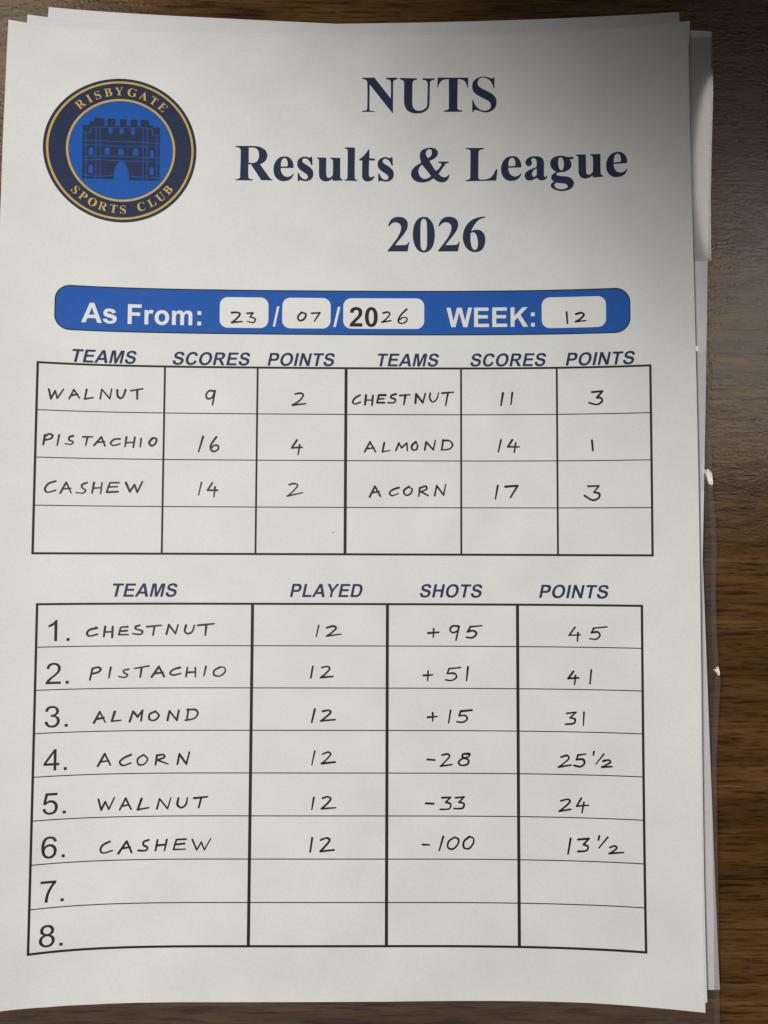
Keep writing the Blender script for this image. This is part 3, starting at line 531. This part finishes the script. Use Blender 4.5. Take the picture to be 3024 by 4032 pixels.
# ------------------------------------------------------------------ the table
def box_mesh(name, x0, y0, z0, x1, y1, z1, mat):
    V = [(x0, y0, z0), (x1, y0, z0), (x1, y1, z0), (x0, y1, z0), (x0, y0, z1), (x1, y0, z1), (x1, y1, z1), (x0, y1, z1)]
    F = [(3, 2, 1, 0), (4, 5, 6, 7), (0, 1, 5, 4), (1, 2, 6, 5), (2, 3, 7, 6), (3, 0, 4, 7)]
    return link(name, V, F, mat)
TABLE_Z = -3.2
table = box_mesh('table_top', -0.65, -0.6, TABLE_Z / 1000 - 0.03, 0.65, 0.6, TABLE_Z / 1000, M_WOOD)
table['kind'] = 'structure'
table['label'] = 'dark brown wood grain table top under the stack of papers'

# ------------------------------------------------------------------ lower sheets of the stack
def quad_uv(c):
    c = np.array(c, float)
    def f(s, t):
        a = (1 - s) * (1 - t); b = s * (1 - t); d = s * t; e = (1 - s) * t
        return (a * c[0][0] + b * c[1][0] + d * c[2][0] + e * c[3][0], a * c[0][1] + b * c[1][1] + d * c[2][1] + e * c[3][1])
    return f
def lower_sheet(corners, a, b, label):
    o = grid_sheet('paper_sheet', quad_uv(corners), lambda u, v: a * zt(u, v) + b, 84, 110, M_PAPER2)
    o['label'] = label; o['category'] = 'paper'; o['group'] = 'blank sheets under the results sheet'
    return o
A_Q, B_Q = 0.955, -0.22
A_P, B_P = 0.50, -0.85
A_C, B_C = 0.42, -1.25
LOW_P = [[9.84, -7.86], [219.04, -0.36], [208.55, 288.0], [-0.85, 285.95]]
LOW_C = [[0.5, -2.52], [209.44, -7.49], [216.59, 293.25], [7.65, 298.22]]
LOW_Q = [[4.77, -2.98], [209.98, 0.42], [210.74, 294.2], [5.04, 293.95]]
lower_sheet(LOW_C, A_C, B_C, 'white sheet turned anticlockwise in the stack, its edge widest along the lower right')
lower_sheet(LOW_P, A_P, B_P, 'white sheet turned clockwise in the stack, its corner standing highest at the upper left')
lower_sheet(LOW_Q, A_Q, B_Q, 'white sheet directly under the results sheet, small corner showing between two others at upper left')

# ------------------------------------------------------------------ clear plastic sleeves
def film(name, right, left_u, v0, v1, ztop, zbot, mat, nu=60, nv=220):
    """pocket of clear film: an upper and a lower skin welded along the right edge"""
    t = np.linspace(0, 1, nv + 1); s = 1 - (1 - np.linspace(0, 1, nu + 1)) ** 3.0
    S, T = np.meshgrid(s, t)
    rv = np.array([p[1] for p in right]); ru = np.array([p[0] for p in right])
    U1 = np.interp(v0[1] + T * (v1 - v0[1]), rv, ru)
    Uu = left_u + (U1 - left_u) * S
    k = (Uu - left_u) / (U1 - left_u)
    vtop = np.maximum(v0[1] - (U1 - Uu) * (v0[1] - v0[0]) / 7.5, 72.0 if v0[1] > 60 else v0[1] - 4)
    Vv = vtop * (1 - T) + v1 * T
    zt_, zb_ = ztop(Uu, Vv), zbot(Uu, Vv)
    w = np.clip((U1 - Uu) / 5, 0, 1)
    zb_ = zb_ * w + (zt_ - .1) * (1 - w)
    top = world_of(Uu, Vv, zt_).reshape(-1, 3); bot = world_of(Uu, Vv, zb_).reshape(-1, 3)
    n, W, F = len(top), nu + 1, []
    for j in range(nv):
        for i in range(nu):
            a = j * W + i
            F.append((a, a + W, a + W + 1, a + 1)); F.append((n + a, n + a + 1, n + a + W + 1, n + a + W))
    return link(name, np.vstack([top, bot]), F, mat, smooth=True)

def bump(u, v, cu, cv, h, su, sv):
    return h * np.exp(-((u - cu) / su) ** 2 - ((v - cv) / sv) ** 2)

SLEEVE_EDGE = [[214.81, 93.45], [216.2, 102.11], [216.07, 115.03], [216.19, 130.71], [216.5, 144.87], [217.07, 153.32], [217.35, 161.74], [216.83, 177.11], [217.05, 191.01], [217.52, 197.24], [217.72, 203.46], [217.01, 214.49], [216.44, 225.48], [216.26, 247.31], [216.18, 274.25], [215.78, 302.24]]
SLEEVE_V0 = (97.51, 102.54)
FLAP_EDGE = [[219.26, 1.52], [219.09, 19.79], [218.28, 37.69], [217.66, 52.52], [217.4, 64.32], [217.33, 73.55]]
FLAP_V0 = (1.82, 1.52)
FLAP_V1 = 73.55
GLINTS = [[212.54, 100.96, -0.038, 0.001, 2.6, 1.7], [215.51, 140.77, -0.023, 0.098, 2.6, 3.9], [217.08, 199.32, -0.02, 0.247, 1.9, 3.0]]
FLAP_SLOPE = 0.0
SLEEVE_R = SLEEVE_EDGE
def sl_base(u, v):
    uu = np.minimum(u, 210.0)
    k = np.maximum(np.asarray(u) - 210, 0)
    return A_P * zt(uu, v) + B_P + .25 + .06 * k + .05 * np.sin(np.asarray(v) / 14.0) * np.clip(k / 6, 0, 1)
def sl_top(u, v):
    z = sl_base(u, v)
    # small flat facets shaped to mirror a ceiling lamp as glints
    for cu, cv, sx, sy, ru, rv in GLINTS:
        m = np.exp(-(((u - cu) / ru) ** 2 + ((v - cv) / rv) ** 2) ** 2)
        z = z * (1 - m) + (sl_base(cu, cv) + sx * (u - cu) + sy * (v - cv)) * m
    return z
def sl_bot(u, v):
    return np.full_like(u, TABLE_Z + .25)
slv = film('plastic_sleeve', SLEEVE_R, -32.0, SLEEVE_V0, 330.0, sl_top, sl_bot, M_SLEEVE, 80, 640)
def seam(parent, edge_pts, v0, v1, zfun, width, mat):
    """welded strip along the sleeve's long edge"""
    vv = np.linspace(v0, v1, 240)
    ue = np.interp(vv, [p[1] for p in edge_pts], [p[0] for p in edge_pts]) - .05
    V, F = [], []
    for k in range(len(vv)):
        for q in (0.0, .5, 1.0):
            uq = np.array(ue[k] - width * (1 - q)); vq = np.array(vv[k])
            V.append(world_of(uq, vq, zfun(uq, vq) + .04))
    for k in range(len(vv) - 1):
        for q in (0, 1):
            a = 3 * k + q
            F.append((a, a + 3, a + 4, a + 1))
    return link('weld_seam', V, F, mat, parent, smooth=True)
seam(slv, SLEEVE_R, SLEEVE_V0[1] + 25, 329.0, sl_top, 1.5, M_SEAM)
slv['label'] = 'long clear plastic sleeve whose edge runs down the lower right of the papers'
slv['category'] = 'plastic sleeve'

def fl_top(u, v):
    return A_P * zt(213.0, np.asarray(v)) + B_P + .3 + 0 * np.asarray(u)
flp = film('plastic_sleeve', FLAP_EDGE, 197.0, FLAP_V0, FLAP_V1, fl_top, lambda u, v: fl_top(u, v) - .1, M_FLAP, 60, 80)
flp['label'] = 'short glossy plastic sleeve catching the light beside the upper right edge of the papers'
flp['category'] = 'plastic sleeve'

# ------------------------------------------------------------------ the results sheet on top
def edge(pts, axis):
    a = np.array(pts)
    return lambda x: np.interp(x, a[:, axis], a[:, 1 - axis])
_et, _eb, _er, _el = edge(ET, 0), edge(EB, 0), edge(ER, 1), edge(EL, 1)
def top_uv(s, t):
    u, v = 210 * s, 297 * t
    return _el(v) * (1 - s) + _er(v) * s, _et(u) * (1 - t) + _eb(u) * t
sheet = grid_sheet('results_sheet', top_uv, zt, 150, 212, M_PAPER)
sheet['label'] = 'printed white results sheet with blue banner and handwritten tables, topmost of the stack'
sheet['category'] = 'paper'

# club badge
CU, CV = 34.0, 38.75
badge = ink('club_badge', [[Ring(CU, CV, 23.1)]], M_NAVY, sheet, .2, .03)
ink('gold_ring', [[Ring(CU, CV, 22.2, 21.55)]], M_GOLD, badge, .12, .06)
ink('gold_ring', [[Ring(CU, CV, 16.5, 15.85)]], M_GOLD, badge, .12, .06)
ink('blue_disc', [[Ring(CU, CV, 15.85)]], M_BLUE, badge, .2, .06)
h = lambda pts: np.array(pts, float) / 100
cuts = [Poly([h(c)]) for c in CUTS] + [Pen(h(c), .12) for c in CLINES]
ink('castle_emblem', [[Cut(Poly([h(CASTLE)]), cuts)]], M_NAVY, badge, .06, .09)
def serif(ch):
    if ch in TIMES:
        r = [curve_pts(np.array(q, float) * 0.609 * 100 / 100, True, 4, 38) for q in TIMES[ch]]
        return r
    return glyph(ROMAN, 'roman', ch)[1]
def arc_text(letters, flip):
    out = []
    for ch, lu, lv in letters:
        rs = serif(ch)
        a = np.vstack(rs); cx, cy = (a[:, 0].min() + a[:, 0].max()) / 2, 338
        k = 2.55 / 676
        th = math.atan2(lu - CU, -(lv - CV))
        rad = 18.95
        if flip:
            th += math.pi
        c, s = math.cos(th), math.sin(th)
        ou, ov = CU + (rad * math.sin(th) if not flip else -rad * math.sin(th)), CV - (rad * math.cos(th) if not flip else -rad * math.cos(th))
        R = []
        for r in rs:
            x, y = (r[:, 0] - cx) * k * 1.0, (r[:, 1] - cy) * k
            R.append(np.stack([ou + x * c + y * s, ov + x * s - y * c], 1))
        out.append([Poly(R)])
    return out
ink('badge_lettering', arc_text(LET, False), M_GOLD, badge, .06, .06)
ink('badge_lettering', arc_text(LET2, True), M_GOLD, badge, .06, .06)

# title
for txt, places, base in TITLES:
    gs = []
    for ch, u in places:
        rs = [curve_pts(h(q), True, 4, 38) for q in TIMES[ch]]
        gs.append([Poly([np.stack([u + r[:, 0], base - r[:, 1]], 1) for r in rs])])
    ink('title_lettering', gs, M_NAVY, sheet, .09, .03)

# date banner
BX = (15.6, 82.3, 191.75, 96.4)
banner = ink('date_banner', [[RBox(*BX, 4.6)]], M_BLUE, sheet, .2, .03)
ink('banner_outline', [[Cut(RBox(*BX, 4.6), [RBox(BX[0] + .36, BX[1] + .36, BX[2] - .36, BX[3] - .36, 4.24)])]], M_BLACK, banner, .1, .06)
ink('banner_lettering', text_shapes('As From:', BOLD, 'b', 23.3, 59.4, 93.75, 6.2)
    + text_shapes('/', BOLD, 'b', 81.6, 83.6, 93.75, 6.2) + text_shapes('/', BOLD, 'b', 100.4, 102.6, 93.75, 6.2)
    + text_shapes('WEEK:', BOLD, 'b', 135.7, 163.0, 93.8, 6.15), M_BOX, banner, .09, .06)
for u0, u1 in ((65.1, 80.2), (84.5, 99.55), (103.5, 128.75), (165.15, 184.55)):
    ink('entry_box', [[RBox(u0, 84.7, u1, 94.35, 2.5)]], M_BOX, banner, .12, .06)
ink('printed_year', text_shapes('20', BOLD, 'b', 105.4, 114.25, 93.7, 6.2), M_BLACK, banner, .09, .09)

# ruled tables
def ruled(name, cols, rows, wcol, wrow):
    shapes = []
    for u, w in zip(cols, wcol):
        shapes.append([RBox(u - w / 2, rows[0] - wrow[0] / 2, u + w / 2, rows[-1] + wrow[-1] / 2, .02)])
    VS, FS = [], []
    def strip(u0, v0, u1, v1):
        nu, nv = max(1, int((u1 - u0) / 2)), max(1, int((v1 - v0) / 2))
        for i in range(nu):
            for j in range(nv):
                k = len(VS)
                a, b = u0 + (u1 - u0) * i / nu, u0 + (u1 - u0) * (i + 1) / nu
                c, d = v0 + (v1 - v0) * j / nv, v0 + (v1 - v0) * (j + 1) / nv
                VS.extend([(a, c), (a, d), (b, d), (b, c)]); FS.append((k, k + 1, k + 2, k + 3))
    for u, w in zip(cols, wcol):
        strip(u - w / 2, rows[0] - wrow[0] / 2, u + w / 2, rows[-1] + wrow[-1] / 2)
    for v, w in zip(rows, wrow):
        for i in range(len(cols) - 1):
            strip(cols[i] + wcol[i] / 2, v - w / 2, cols[i + 1] - wcol[i + 1] / 2, v + w / 2)
    a = np.array(VS)
    return link(name, world_of(a[:, 0], a[:, 1], zt(a[:, 0], a[:, 1]) + .03), FS, M_BLACK, sheet)
results = ruled('results_table', [11.45, 48.58, 77.06, 104.49, 140.20, 169.62, 197.28], [106.80, 121.28, 135.67, 150.15, 164.57],
                [.68, .60, .60, .94, .60, .60, .68], [.66, .31, .31, .31, .68])
league = ruled('league_table', [13.01, 76.37, 117.57, 157.28, 194.10], [179.76 + (281.44 - 179.76) / 8 * k for k in range(9)],
               [.68, .95, .95, .95, .72], [.68] + [.31] * 7 + [.70])
for txt, u0, u1 in (('TEAMS', 21.0, 39.9), ('SCORES', 50.9, 74.7), ('POINTS', 80.05, 100.95), ('TEAMS', 114.3, 133.3), ('SCORES', 143.1, 166.4), ('POINTS', 172.3, 192.9)):
    ink('column_heading', text_shapes(txt, BOLD, 'b', u0, u1, 106.2, 4.05, .21), M_HEAD, results, .08, .06)
for txt, u0, u1 in (('TEAMS', 34.2, 53.5), ('PLAYED', 87.7, 109.95), ('SHOTS', 127.5, 146.6), ('POINTS', 163.8, 184.6)):
    ink('column_heading', text_shapes(txt, BOLD, 'b', u0, u1, 177.68, 4.05, .21), M_HEAD, league, .08, .03)
for k in range(8):
    base = 190.8 + k * 12.73
    ink('row_number', text_shapes('%d.' % (k + 1), PLAIN, 'p', 15.75 + (.45 if k == 0 else 0), 22.15, base, 6.3), M_BLACK, league, .08, .03)

# handwriting
for name, strokes in HW:
    shapes = []
    for cur, pts in strokes:
        p = h(pts)
        q = curve_pts(p, False, 5, 150) if cur else curve_pts(p, False, 4, 20)
        q = np.array(q)
        r = random.uniform(.275, .315)
        if len(q) > 1:
            shapes.append(Pen(q, r * random.uniform(.95, 1.15), r * random.uniform(.68, 1.0)))
    if name == 'speck':
        ink('ink_speck', [[Pen(h(strokes[0][1]), .1)]], M_PEN, sheet, .05, .03)
        continue
    ink('handwritten_entry', [shapes], M_PEN, sheet, .08, .09)
